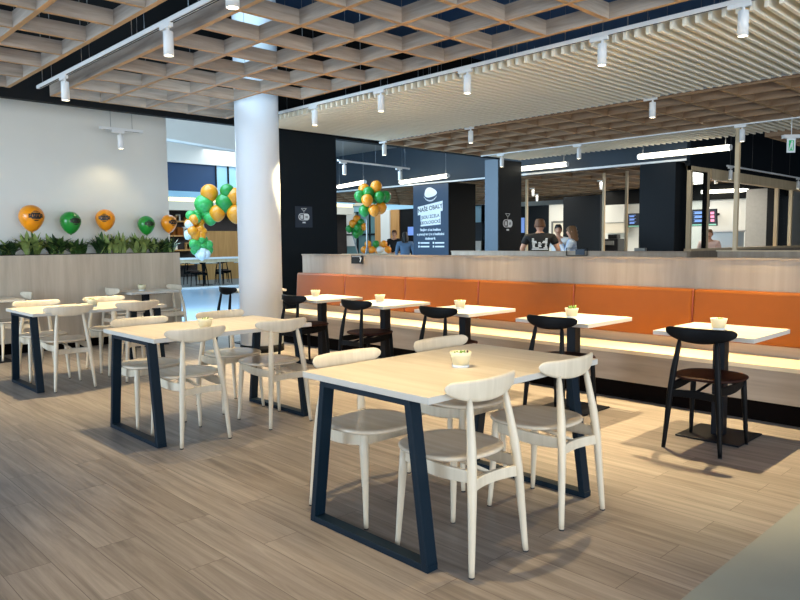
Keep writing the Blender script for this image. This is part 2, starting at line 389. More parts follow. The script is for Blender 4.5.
def spotlight(x,y,label,zt=3.12,axis='x',on=True,power=None,angle=84,aim=None,group=None):
    key=(axis,on)
    r=thing('track_spotlight',label,'spotlight',(x,y,zt-.018),0 if axis=='x' else PI/2,group)
    if key not in _spot_proto:
        _spot_proto[key]=r
        MB().box(-.085,.085,-.017,.017,-.032,0).build('adapter',M['white'],r,bevel=.003)
        MB().tube([(.03,0,-.032),(.03,0,-.066)],.012,10).build('stem',M['white'],r)
        hd=MB().lathe([(.034,-.245),(.039,-.245),(.039,-.064),(.036,-.06)],24,(.03,0,0),0,False,True).build('lamp_head',M['white'],r)
        MB().lathe([(.0345,-.240),(.0345,-.238)],20,(.03,0,0)).build('lens',M['lens'],hd)
    else:
        for ch in _spot_proto[key].children:
            d=ch.copy(); COL.objects.link(d); d.parent=r
            for g in ch.children:
                e=g.copy(); COL.objects.link(e); e.parent=d
    if on:
        l=bpy.data.lights.new('spot_beam','SPOT'); l.energy=power or SPOT_POWER; l.color=SPOT_COL; l.spot_size=math.radians(angle); l.spot_blend=.75; l.shadow_soft_size=.03
        lo=bpy.data.objects.new('spot_beam',l); COL.objects.link(lo); lo.location=(x+(.03 if axis=='x' else 0),y+(.03 if axis!='x' else 0),zt-.018-.26)
        if aim: lo.rotation_euler=(Vector(aim)-lo.location).to_track_quat('-Z','Y').to_euler()
    return r
for x,lab in ((-7.58,'white spotlight nearest the end of the track, above the white wall'),(-5.30,'white spotlight on the left track, second from its far end'),(-4.35,'white spotlight cut off by the top edge, on the left track')):
    q_=spotlight(x,2.60,lab,3.10,power=SPOT_POWER*(2.3 if x<-7 else .9 if x<-4.5 else .6),angle=88 if x<-7 else 66)
    if x==-4.35: q_.scale=(1.2,1.2,.45)
spotlight(-2.50,1.794,'white spotlight under the foreground lattice, above the front table',3.118,power=SPOT_POWER*1.1,angle=74)
spotlight(-1.95,2.60,'white spotlight past the front table, toward the grey tile',3.10,power=SPOT_POWER*.35)
for x,lab in ((-7.37,'spotlight under the baffle track nearest the round column'),(-6.11,'second spotlight from the round column on the baffle track'),(-4.80,'third spotlight from the round column on the baffle track'),(-3.27,'fourth spotlight from the round column on the baffle track'),(-2.10,'large spotlight at the top right on the baffle track')):
    spotlight(x-.03,5.60,lab,3.15,power=SPOT_POWER*3.8,aim=(x,4.9,0),angle=68)
for x,lab in ((-9.05,'spotlight at the far left corner of the broad baffle strip'),(-7.10,'spotlight on the far edge of the broad baffle strip, above the blue pillar'),(-4.18,'spotlight on the far edge of the broad baffle strip, under the right lattice')):
    spotlight(x-.03,8.36,lab,3.14,power=SPOT_POWER*.7)
for x,lab in ((-8.68,'spotlight at the corner of the far baffle strip against the square pillar'),(-6.95,'spotlight in the middle of the far baffle strip'),(-4.15,'spotlight in front of the tall pale wooden post')):
    spotlight(x-.03,11.16,lab,3.10,on=x<-5,power=SPOT_POWER*.6)
spotlight(-9.80,4.05,'spotlight on the short track shining on the white wall',2.97,'y',True,SPOT_POWER*.035,100,(-10.3,3.9,1.6))
spotlight(-10.77,8.85,'spotlight at the near end of the slim hall track',2.97,'y',False)
spotlight(-10.97,10.55,'spotlight at the far end of the slim hall track, by a lit tube',2.97,'y',False)
for y,lab in ((14.75,'spotlight at the near end of the track on the dark right wall'),(18.9,'spotlight at the far end of the track on the dark right wall')):
    spotlight(-5.70,y,lab,2.84,'y',False)
for x,y,lab in ((-12.05,17.5,'small spotlight under the low lattice just right of the square pillar'),(-9.82,16.7,'small spotlight above the woman in pale blue'),(-13.95,19.85,'small spotlight deeper under the low lattice, above the man in black'),(-16.1,18.7,'small spotlight seen between the poster pillar and the blue pillar'),(-7.68,15.6,'small spotlight beside the left edge of the corner pillar'),(-7.52,17.1,'small spotlight behind the wooden frame, left of three'),(-6.95,17.3,'small spotlight behind the wooden frame, right of centre'),(-18.6,17.0,'small spotlight left of the poster pillar')):
    px_,py_=15.4/17,9.9/11; xn=-21.5+round((x+21.5)/px_)*px_; yn=13.5+round((y-13.5)/py_)*py_
    if abs(xn-x)<abs(yn-y): x=xn-.03
    else: y=yn
    spotlight(x,y,lab,2.969,'x',True,40,120)
# lit tubes
def led_tube(label,a,b,z=2.95,top=ROOF,r=.05):
    a,b=Vector((*a,z)),Vector((*b,z)); d=b-a; L=d.length
    t=thing('tube_lamp',label,'tube lamp',(a+b)/2,math.atan2(d.y,d.x),'hanging tube lamps')
    MB().tube([(-L/2+.02,0,0),(L/2-.02,0,0)],r,14).build('diffuser',M['tube'],t)
    for s in (-1,1): MB().tube([(s*(L/2-.02),0,0),(s*L/2,0,0)],r*1.02,14).build('end_cap',M['white'],t)
    for s in (-1,1): MB().tube([(s*(L/2-.1),0,r),(s*(L/2-.1),0,top-z)],.004,5).build('hanging_wire',M['wire'],t)
led_tube('lit tube lamp left of the hanging balloons',(-15.64,12.65),(-13.94,12.18),top=HALLC)
led_tube('lit tube lamp above the blue poster',(-13.49,13.02),(-11.4,12.6),top=HALLC)
led_tube('lit tube lamp just right of the blue pillar',(-9.62,12.85),(-8.25,12.83),2.97)
led_tube('lit tube lamp above the dark corner pillar',(-6.6,12.66),(-4.86,12.6))
led_tube('lit tube lamp inside the kitchen behind the wooden frames',(-8.6,20.2),(-7.1,20.5),2.72)
led_tube('short lit tube lamp beside the left edge of the corner pillar',(-9.7,20.3),(-8.95,20.4),2.55)

# ------------------------------------------------------------------ furniture
def long_table(loc,label):
    W,L=.857,1.301; t=thing('dining_table',label,'table',loc,0,None)
    MB().box(-W/2,W/2,-L/2,L/2,.72,.75,0,1).build('tabletop',[M['top'],M['topedge']],t,bevel=.002)
    for s in (-1,1):
        yc=s*(L/2-.044); y0,y1=yc-.0325,yc+.0325
        fr=MB().box(-.30,.30,y0+.001,y1-.001,.692,.72).build('leg_frame',M['steel'],t)
        MB().box(-.404,.404,y0+.0005,y1-.0005,0,.03).build('foot_rail',M['steel'],fr,bevel=.002)
        for q in (-1,1):
            a=q*.405; b=q*.305; k=-q*.034
            bo=[(min(a,a+k),y0,0),(max(a,a+k),y0,0),(max(a,a+k),y1,0),(min(a,a+k),y1,0)]
            to=[(min(b,b+k),y0,.72),(max(b,b+k),y0,.72),(max(b,b+k),y1,.72),(min(b,b+k),y1,.72)]
            MB().hexa(bo,to).build('leg',M['steel'],fr,bevel=.002)
    return t
TX=[-2.366,-4.905,-7.43]; TY=2.68
tab0=long_table((TX[0],2.668,0),'long light oak dining table on navy trapezoid legs, nearest the camera')
long_table((TX[1],TY,0),'long light oak dining table on navy legs, middle one of the row')
long_table((TX[2],TY,0),'long light oak dining table on navy legs, farthest left near the planter')

def square_table(loc,label,cat='table',legm='bsteel'):
    S=.335; t=thing('square_table',label,cat,loc)
    MB().box(-S,S,-S,S,.72,.75,0,1).build('tabletop',[M['top'],M['topedge']],t,bevel=.002)
    MB().box(-.2,.2,-.2,.2,.706,.72).build('mounting_plate',M[legm],t)
    MB().box(-.04,.04,-.04,.04,.012,.706).build('post',M[legm],t,bevel=.004)
    MB().box(-.215,.215,-.215,.215,0,.012).build('base_plate',M[legm],t,bevel=.003)
    return t
SX=[-1.95,-3.13,-4.30,-5.40,-6.48,-8.43]; SY=4.975
SL=['square oak bistro table at the right end of the bench','square oak bistro table second from the right along the bench','square oak bistro table behind the middle of the front table','square oak bistro table second from the right side of the round column','square oak bistro table nearest the right side of the round column','square oak bistro table mostly hidden behind the round column']
for x,l in zip(SX,SL): square_table((x,SY if x>-8 else 5.27,0),l)
square_table((-9.40,4.17,0),'small square oak table against the planter by its right end')
square_table((-9.40,2.22,0),'small square oak table against the planter, cut off at the left edge')

def make_chair(label, loc, rz, wm, sm, group=None):
    """front is +Y"""
    t=thing('dining_chair',label,'chair',loc,rz,group)
    # seat: dished rounded-square slab
    a,b,n=.224,.222,44
    def ring(k,z):
        out=[]
        for i in range(n):
            th=2*PI*i/n; c,s=math.cos(th),math.sin(th); e=2/2.5
            x=math.copysign(abs(c)**e,c)*a*k; y=math.copysign(abs(s)**e,s)*b*k
            x*=1+.05*(y/b)*0+ (.03 if y<0 else 0)*abs(y/b)*-1
            out.append((x,y+.005,z))
        return out
    m=MB(); m.loft([ring(.94,.456),ring(.985,.460),ring(1.,.466),ring(.99,.474),ring(.95,.4775),ring(.8,.4745),ring(.5,.4705),ring(.15,.469)])
    m.build('seat',sm,t)
    # backrest: crescent board bent round the sitter
    rings=[]; R=.55; hw=.232; N=32
    for i in range(N+1):
        s=math.sin(-PI/2+PI*i/N); q=abs(s); ph=math.asin(hw/R)*s; x=R*math.sin(ph); y=-.222+R*(1-math.cos(ph))
        tt=max(0,(q-.80)/.20)
        top=.806-.018*tt**2.2; bot=.772-.068*max(0,1-q*q)**.62
        if q>.97: k=(q-.97)/.03; mid=(top+bot)/2; top=mid+(top-mid)*math.sqrt(max(.02,1-k*k)); bot=mid-(mid-bot)*math.sqrt(max(.02,1-k*k))
        h=top-bot; th=.0115*max(.25,(1-q**10))
        nx,ny=-math.sin(ph),math.cos(ph); rg=[]
        for k in range(12):
            t_=2*PI*k/12; c,sn=math.cos(t_),math.sin(t_)
            cz=math.copysign(abs(sn)**.6,sn); cn=math.copysign(abs(c)**.6,c)
            zz=(top+bot)/2+cz*h/2; lean=-.08*(zz-.75)
            rg.append((x+nx*th*cn, y+ny*th*cn+lean, zz))
        rings.append(rg)
    MB().loft(rings).build('backrest',wm,t)
    for s in (-1,1):
        rl=MB().tube([(s*.184,-.275,.006),(s*.180,-.272,.05),(s*.155,-.254,.38),(s*.142,-.240,.52),(s*.122,-.213,.69),(s*.118,-.208,.735)],[.0125,.0135,.0205,.020,.0150,.0085],14).build('rear_leg',wm,t)
        MB().tube([(s*.184,-.275,0),(s*.184,-.275,.007)],.0125,12).build('glide',M['rubber'],rl)
        fl=MB().tube([(s*.188,.165,.006),(s*.185,.160,.06),(s*.170,.142,.36),(s*.165,.138,.455)],[.0115,.0125,.019,.019],14).build('front_leg',wm,t)
        MB().tube([(s*.188,.165,0),(s*.188,.165,.007)],.0115,12).build('glide',M['rubber'],fl)
        # side rail, deep in the middle and bowed, running from rear leg to front leg
        rg=[]
        for i in range(9):
            u=i/8; y=-.250+u*(.138+.250); x=s*(.150+.014*u+.012*math.sin(PI*u)); z=.412+.018*u-.012*math.sin(PI*u); h=.026+.004*math.sin(PI*u)
            rg.append([(x-.009,y,z-h),(x+.009,y,z-h),(x+.009,y,z+h),(x-.009,y,z+h)])
        MB().loft(rg,sm=False).build('side_rail',wm,t,bevel=.004)
    rg=[]
    for i in range(11):
        u=-1+2*i/10; x=u*.154; y=-.252-.002+.03*(1-u*u); z=.372
        rg.append([(x,y-.010,z-.024),(x,y+.010,z-.024),(x,y+.010,z+.024),(x,y-.010,z+.024)])
    MB().loft(rg,sm=False).build('back_stretcher',wm,t,bevel=.003)
    rg=[]
    for i in range(9):
        u=-1+2*i/8; x=u*.163; y=.138; z=.428
        rg.append([(x,y-.009,z-.024),(x,y+.009,z-.024),(x,y+.009,z+.024),(x,y-.009,z+.024)])
    MB().loft(rg,sm=False).build('front_rail',wm,t,bevel=.003)
    MB().tube([(0,.13,.43),(0,-.235,.385)],.010,10).build('centre_brace',wm,t)
    return t
ch0=None
# local y of the rear feet is -.275, so a chair whose rear feet stand at R and faces d has its origin at R + .275 d
def pale(x,y,face,label):
    global ch0
    d={'-x':(-1,0,PI/2),'+x':(1,0,-PI/2),'-y':(0,-1,PI),'+y':(0,1,0)}[face]
    loc=(x+.275*d[0],y+.275*d[1],0); rz=d[2]+random.uniform(-.02,.02)
    if ch0 is None: ch0=make_chair(label,loc,rz,M['chair'],M['chairseat']); return ch0
    return dup(ch0,loc,rz,label)
pale(-1.805,2.315,'-x','whitewashed wooden chair in front of the nearest table, closest to the camera')
pale(-1.815,2.99,'-x','whitewashed wooden chair at the right corner of the nearest table, back to us')
pale(-2.93,2.34,'+x','whitewashed wooden chair on the far side of the nearest table, by its left corner')
pale(-2.93,3.06,'+x','whitewashed wooden chair on the far side of the nearest table, left of its pot')
pale(-4.375,2.335,'-x','whitewashed chair on the near side of the middle long table, left one')
pale(-4.36,3.035,'-x','whitewashed chair on the near side of the middle long table, right one')
pale(-5.48,2.33,'+x','whitewashed chair on the far side of the middle long table, left one')
pale(-5.48,3.04,'+x','whitewashed chair on the far side of the middle long table, right one before the column')
pale(-6.93,2.36,'-x','whitewashed chair on the near side of the leftmost long table, left one')
pale(-6.92,3.03,'-x','whitewashed chair on the near side of the leftmost long table, right one')
pale(-8.03,2.34,'+x','whitewashed chair on the far side of the leftmost long table, left one')
pale(-8.03,3.04,'+x','whitewashed chair on the far side of the leftmost long table, right one')
pale(-9.42,4.70,'-y','whitewashed chair at the right side of the small planter table')
pale(-9.42,3.63,'+y','whitewashed chair at the left side of the small planter table')
pale(-9.44,2.77,'-y','whitewashed chair at the table cut off by the left edge')
bch=None
BL=['black wooden chair at the right end bistro table','black wooden chair second from the right along the bench, behind the front table','black wooden chair showing its back left of the front table\'s middle','black wooden chair second to the right of the round column','black wooden chair nearest the right side of the round column','black wooden chair seen left of the round column']
for x,l in zip([-1.915,-3.05,-4.24,-5.36,-6.42,-8.34],BL):
    loc=(x,(4.44 if x>-8 else 4.735)+.275,0)
    if bch is None: bch=make_chair(l,loc,.01,M['bchair'],M['bseat'])
    else: dup(bch,loc,random.uniform(-.03,.03),l)

# potted sprigs on the tables
def pot(loc,label,seed,leafy=0):
    random.seed(seed); t=thing('table_pot',label,'plant pot',loc,0)
    MB().lathe([(.040,.012),(.052,.060),(.056,.078),(.051,.078),(.047,.066)],28).build('cup',M['pot'],t)
    MB().lathe([(.041,0),(.043,.003),(.043,.012),(.041,.013)],28).build('base_ring',M['potbase'],t)
    g=MB().lathe([(.0465,.058),(.047,.068),(.035,.072),(.01,.074)],24).build('gravel',M['gravel'],t)
    m=MB(); m2=MB()
    for k in range(10+leafy*8):
        a=random.uniform(0,2*PI); r=random.uniform(.0,.042); x,y=r*math.cos(a),r*math.sin(a); h=random.uniform(.008,.016)+leafy*random.uniform(.0,.02)
        d=(x+random.uniform(-.012,.012),y+random.uniform(-.012,.012),.070+h)
        (m if k else m2).tube([(x,y,.066),((x+d[0])/2,(y+d[1])/2,.070+h*.6),d],[.003,.0055,.002],6)
    m.build('sprig',M['sprig'],t); m2.build('bud',M['sprig2'],t)
pot((-2.31,2.64,.75),'cream pot of gravel and sprigs on the nearest table',1)
pot((-4.74,2.55,.75),'cream pot of gravel and sprigs on the middle long table',2)
pot((-7.35,2.70,.75),'cream pot on the leftmost long table',3)
for x,l,s in ((-1.97,'cream pot on the right end bistro table',4),(-3.15,'cream pot with leafy yellow sprigs on the second bistro table from the right',5),(-4.36,'cream pot on the bistro table behind the middle of the front table',6),(-5.48,'cream pot on the bistro table second right of the column',7),(-6.60,'cream pot on the bistro table just right of the column',8)):
    pot((x,SY-.0,.75),l,s,1 if s==5 else 0)
pot((-9.40,4.12,.75),'cream pot on the small planter table by the hall',9)
random.seed(11)

# ------------------------------------------------------------------ bench and partition
bx0,bx1=-8.34,.4
b=thing('wall_bench','long oak bench with orange leather back panels','bench',((bx0+bx1)/2,5.75,0))
cx=(bx0+bx1)/2; y=lambda v:v-5.75
MB().box(bx0-cx,bx1-cx,y(5.55),y(6.03),.16,.405).build('front_panel',M['panelx'],b)
MB().box(bx0-cx,bx1-cx,y(5.60),y(6.03),0,.16).build('kick_board',M['kick'],b)
MB().box(bx0-cx,bx1-cx,y(5.53),y(6.03),.405,.44).build('seat_board',M['benchtop'],b,bevel=.004)
MB().box(bx0-cx,bx1-cx,y(5.985),y(6.04),.44,.525).build('back_rail',M['panelx'],b)
seams=[-8.34,-7.25,-6.10,-4.95,-3.75,-2.58,-1.42,-.26,bx1]
for i in range(len(seams)-1):
    m=MB(); x0,x1=seams[i]+.004-cx,seams[i+1]-.004-cx; ya,yb=y(5.955),y(6.05)
    m.hexa([(x0,ya-.03,.53),(x1,ya-.03,.53),(x1,yb,.53),(x0,yb,.53)],[(x0,ya,.955),(x1,ya,.955),(x1,yb,.955),(x0,yb,.955)])
    p=m.build('back_panel',M['orange'],b,bevel=.022)
    MB().tube([(x1+.004,ya-.012,.54),(x1+.004,ya+.002,.95)],.006,8).build('piping',M['seam'],p)
pt=thing('low_partition','low grey oak partition running behind the orange bench','partition',(cx,6.13,0))
MB().box(-8.35-cx,bx1-cx,-.06,.07,0,1.205).build('panel',M['panelz'],pt)
MB().box(-8.36-cx,bx1+.01-cx,-.072,.08,1.205,1.22).build('cap',M['panelx'],pt,bevel=.002)
card=thing('number_card','small black number card on the front of the bench partition','card',(-7.11,6.05,1.155))
MB().box(-.115,.115,0,.006,-.055,.055).build('plate',M['black'],card)
MB().box(-.10,.08,-.001,0,.034,.048).build('grey_bar',M['wire'],card)
text('7',.085,M['paper'],card,(.075,-.002,-.008),(PI/2,0,0),'numeral')
# second partition
p2=thing('low_partition','low grey oak partition standing farther back, before the three people','partition',(-5,10.2,0))
MB().box(-4.1,.5,-.06,.06,0,1.19).build('panel',M['panelz'],p2); MB().box(-4.11,.51,-.07,.07,1.19,1.205).build('cap',M['panelx'],p2)
p3=thing('low_partition','low oak partition under the tall wooden post at the right','partition',(-2,11.25,0))
MB().box(-2.48,2.2,-.06,.06,0,1.19).build('panel',M['panelz'],p3); MB().box(-2.5,2.2,-.07,.07,1.19,1.205).build('cap',M['benchtop'],p3)
tp=MB().box(-.03,.03,-.03,.03,1.205,3.1).build('wooden_post',M['woodpost'],None,(-4.24,11.25,0)); tag(tp,'tall pale wooden post rising to the far baffle strip','post')
c2=thing('number_card','small black wire sign on the farther partition, before the woman','card',(-6.33,10.12,1.19))
for a in ((-.2,.2,.06,.07),(-.2,.2,-.06,-.05)): MB().box(a[0],a[1],0,.012,a[2],a[3]).build('wire_frame',M['black'],c2)
for s in (-.2,.19): MB().box(s,s+.01,0,.012,-.06,.07).build('wire_frame',M['black'],c2)
MB().box(-.02,.15,.001,.010,-.045,.045).build('plate',M['signnavy'],c2)
gb=box(-.09,.09,-.03,.03,0,.05).build('small_box',M['duct'],None,(-5.25,10.2,1.205),bevel=.006); tag(gb,'small grey box on top of the farther partition','box')

# ------------------------------------------------------------------ planter, plants, balloons
pl=thing('planter','long grey oak planter box along the white wall','planter',(-9.98,0,0))
MB().box(-.25,.23,-4,4.87,.15,1.255).build('box',M['panelp'],pl)
MB().box(-.25,.15,-4,4.84,0,.15).build('kick_board',M['kick'],pl)
MB().box(-.20,.17,-3.9,4.80,1.255,1.262).build('soil',M['soil'],pl)
def plant(yc,label,matn,h,n,spread,seed):
    random.seed(seed); t=thing('leafy_plant',label,'plant',(-9.96,yc,1.262),0,'plants in the planter')
    mats=[M['leafd'],M['leafm'],M['leafl']]; m=MB()
    for k in range(n):
        a=random.uniform(0,2*PI); L=h*random.uniform(.65,1.15); out=1.35*spread*random.uniform(.2,1.); wd=random.uniform(.020,.040)
        bx,by=random.uniform(-.03,.03),random.uniform(-.08,.08); dx,dy=math.cos(a),math.sin(a); px,py=-dy,dx
        dx*=.55
        mi=(random.random()<.78 and matn) or random.choice((0,1,2)); prev=None
        for q in range(6):
            u=q/5; r=out*u**1.4; z=L*(u-.40*u*u*(out/spread)); ww=wd*math.sin(PI*min(1,.12+u*.88))**.8 if q<5 else .001
            P=Vector((bx+dx*r,by+dy*r,z)); A=P+Vector((px*ww,py*ww,0)); B=P-Vector((px*ww,py*ww,0)); Cc=P+Vector((0,0,-.004))
            if prev:
                m.face([prev[0],A,P,prev[1]],mi,True); m.face([prev[1],P,B,prev[2]],mi,True)
            prev=(A,P,B)
    m.build('foliage',mats,t)
    MB().tube([(0,0,-.005),(0,0,h*.35)],[.012,.008],8).build('stem',M['leafm'],t)
PS=[(2.30,'dark leafy plant at the left edge of the planter',0,.22,60,.28),(2.62,'dark bushy plant left of the first orange balloon stick',0,.22,60,.26),(2.92,'tall variegated plant under the leftmost orange balloon',2,.34,70,.24),(3.22,'dark green bushy plant between the first two balloons',0,.30,70,.26),(3.50,'low dark plant under the left green balloon',1,.22,60,.26),(3.84,'dark bronze plant between the green and the second orange balloon',0,.31,80,.26),(4.06,'light streaked plant under the middle orange balloon',2,.33,60,.2),(4.36,'pale yellow green plant between the middle orange and right green balloons',2,.31,70,.26),(4.62,'dark plant under the right green balloon',0,.24,60,.22)]
for i,(yc,l,mi,h,n,sp) in enumerate(PS): plant(yc,l,mi,h,n,sp,40+i)
plant(4.80,'dark plant at the right end of the planter by the last balloon',0,.26,46,.16,60)
random.seed(12)
def bprofile(r,n=14,neck=1.28):
    pr=[]
    for i in range(n+1):
        th=PI*i/n; z=-math.cos(th); rr=math.sin(th)
        if z<0: z*=neck; rr*=1-.24*(abs(z)/neck)**1.5
        pr.append((max(.002,rr*r),z*r))
    return pr
EMB=['  ....########....  ','..##..##..##..####..','####.##.#.##.##.####','##.#.#..#.#.##.#.###','.####.####.###.####.','..##.##.##.##.##....']
def stick_balloon(x,y,z,r,m,label,yaw,soft=True,stick=True):
    t=thing('balloon',label,'balloon',(x,y,z),yaw,'printed balloons on sticks')
    MB().lathe(bprofile(r),28).build('skin',m,t)
    MB().lathe([(.004,-r*1.36),(.016,-r*1.34),(.006,-r*1.27)],10).build('knot',m,t)
    # printed emblem: an oval badge with a band of lettering, raised just off the skin
    g=MB(); nu,nv=56,26
    for i in range(nu):
        for j in range(nv):
            u=(i+.5)/nu*2-1; v=(j+.5)/nv*2-1
            band=abs(v)<.42 and abs(u)<1-.12*abs(v)
            oval=(u/.72)**2+v**2<1
            if not (band or oval): continue
            if band and abs(v)<.30:
                k=(u+1)*4.5; fr=k-int(k)
                if .30<fr<.55 and abs(v)<.2 and int(k)%2==0: continue
                if .35<fr<.5 and v>-.1 and int(k)%2==1: continue
            elif oval and not band and .62<abs(v)<.74 and abs(u)<.5: continue
            elif oval and .44<abs(v)<.5: continue
            q=[]
            for du,dv in ((0,0),(1,0),(1,1),(0,1)):
                a=((i+du)/nu*2-1)*.62; e=((j+dv)/nv*2-1)*.44+.06
                rr=r*1.006; q.append((rr*math.cos(e)*math.cos(a),rr*math.cos(e)*math.sin(a),rr*math.sin(e)))
            g.face(q,0,True)
    g.build('printed_emblem',M['ink'],t)
    MB().tube([(0,0,-r*1.34),(0,0,1.262-z)],.004,6).build('stick',M['white'],t)
stick_balloon(-10.0,2.945,1.755,.155,M['bor'],'orange printed balloon on a stick, leftmost',.10)
stick_balloon(-10.0,3.43,1.70,.135,M['bgr'],'green printed balloon on a stick, left one',.25)
stick_balloon(-10.0,3.90,1.745,.132,M['bor'],'orange printed balloon on a stick, middle one',-.47)
stick_balloon(-10.0,4.49,1.675,.122,M['bgr'],'green printed balloon on a stick, right one',0.)
stick_balloon(-9.98,4.83,1.70,.118,M['bor'],'orange printed balloon on a stick at the right end of the planter',.15)

def plain_balloon(p,r,m,label,group,tilt=None):
    o=MB().lathe(bprofile(r,12,1.15),18).build('balloon',m,None,p); o.rotation_euler=tilt or (random.uniform(-.8,.8),random.uniform(-.8,.8),0)
    return tag(o,label,'balloon',group)
NTH=['topmost','second from the top','third from the top','fourth from the top','fifth from the top','sixth from the top','seventh from the top','eighth from the top','ninth from the top','tenth from the top','eleventh from the top','twelfth from the top','thirteenth from the top','fourteenth from the top','fifteenth from the top','sixteenth from the top','seventeenth from the top','eighteenth from the top','nineteenth from the top','twentieth from the top']
NTH+=[n.replace('the top','the bottom') for n in NTH[1:20]][::-1]+['lowest']
# garland at the shop entrance across the hall
def unproj(u,v,d):   # garland layout in a plane that crosses the hall
    return Vector((0,0,EYE))+(_fw*F_PX+_r2*(u-400)+_u2*(300-v))*(d/F_PX)
G1=[(-17.42,9.62,2.76,.24,'bor'),(-17.05,9.95,2.80,.20,'bgr'),(-16.95,10.12,2.66,.24,'bor'),(-17.12,9.92,2.50,.26,'bgr'),(-17.52,9.50,2.46,.26,'bgr2'),(-17.25,9.75,2.22,.22,'bor'),(-16.92,10.12,2.20,.25,'bor'),(-17.45,9.65,2.10,.20,'bgr2'),(-16.82,10.25,1.98,.15,'bor'),(-16.75,10.3,2.45,.24,'bgr')]
for k,(x,y_,z,r,c) in enumerate(sorted(G1,key=lambda q:-q[2])):
    plain_balloon((x,y_,z),r,M[c],'large %s balloon in the garland by the round column, %s'%('orange' if c=='bor' else 'green',NTH[k]),'large garland balloons',(0,0,0))
G2c=[]
random.seed(5)
for k in range(40):
    u=k/39; zz=2.30-u*1.24; yy=9.50-.36*math.sin(PI*min(1,u*1.15))*.55-.05+random.uniform(-.2,.2); xx=-17.6+random.uniform(-.12,.12)
    c='bgr2' if u<.22 else ('bor' if u<.60 else 'bgr2')
    if yy<9.12 and .15<u<.6: c='bwh'
    if u>.9: c='bwh'
    G2c.append((xx,yy,zz+random.uniform(-.05,.05),random.uniform(.11,.145),c))
for k,(xx,yy,zz,r,c) in enumerate(sorted(G2c,key=lambda q:-q[2])):
    plain_balloon((xx,yy,zz),r,M[c],'small %s balloon in the garland column, %s'%({'bgr2':'green','bor':'orange','bwh':'white'}[c],NTH[k]),'small garland balloons')
# bunch on a pole over the hall
def bunch(c,items,r,glabel,pole,labels):
    for kk_,(dx,dz,dd,col) in enumerate(sorted(items,key=lambda q:-q[1])):
        P=Vector(c)+_rt*dx*r+Vector((0,0,dz*r))+Vector((-.7,.7,0))*dd*r
        plain_balloon(P,r*1.08,M[col],labels%('orange' if col=='bor' else 'green')+', '+NTH[kk_],glabel,(0,0,0))
    p=MB().tube([(c[0]-.1,c[1]-.1,c[2]-1.2*r),((c[0]+pole[0])/2+.05,(c[1]+pole[1])/2,c[2]*.55),(pole[0],pole[1],.03)],.02,8).build('balloon_pole',M['wire']); tag(p,pole[2],'pole')
    bs=MB().lathe([(.2,0),(.2,.02),(.05,.035)],20,(pole[0],pole[1],0)).build('pole_base',M['wire'],p)
bunch((-12.05,10.75,2.36),[(.7,2.3,0,'bor'),(-.7,1.2,-.3,'bgr'),(-2.3,.6,0,'bgr'),(-.9,-.2,-1.2,'bor'),(1.3,.4,-.3,'bgr'),(2.3,.5,.8,'bgr'),(-1.5,-2.0,0,'bgr'),(.3,-2.0,-.6,'bor'),(1.5,-1.5,.5,'bor'),(-1.6,1.9,1.2,'bor'),(.3,.4,1.2,'bgr')],.125,'large balloon bunch in the hall',(-12.4,10.6,'silvery pole of the large balloon bunch in the hall'),'%s balloon in the large bunch left of the blue poster')
bunch((-16.88,14.35,1.88),[(.2,2.2,0,'bor'),(1.3,1.2,0,'bgr'),(-.9,.9,-.5,'bor'),(.6,-.3,-1,'bgr'),(-1.9,-.6,0,'bgr'),(2.2,0,0,'bor'),(0,-2.2,0,'bgr'),(1.1,-1.4,.5,'bgr'),(-.6,-.6,.8,'bgr')],.11,'small balloon bunch in the hall',(-16.9,14.4,'silvery pole of the small balloon bunch in the hall'),'%s balloon in the small lower bunch')
random.seed(6)
for k in range(7):
    plain_balloon(Vector((-15.9,14.3,1.22))+_rt*(-.36+.12*k)+Vector((0,0,-.06+.17*(k%2))),.11,M[('bor','bor','bor','bgr','bwh')[k%5]],'%s balloon of the heap on the wooden counter, %s'%(('orange','orange','orange','green','white')[k%5],('leftmost','second from the left','third from the left','in the middle','third from the right','second from the right','rightmost')[k]),'balloon heap on the counter')
dk=thing('counter','low pale wooden counter in the hall below the balloon bunches','counter',(-15.9,14.3,0),PI/4+.0)
MB().box(-1.0,1.0,-.3,.3,0,1.0).build('body',M['woodpost'],dk); MB().box(-1.05,1.05,-.34,.34,1.0,1.04).build('top',M['benchtop'],dk)

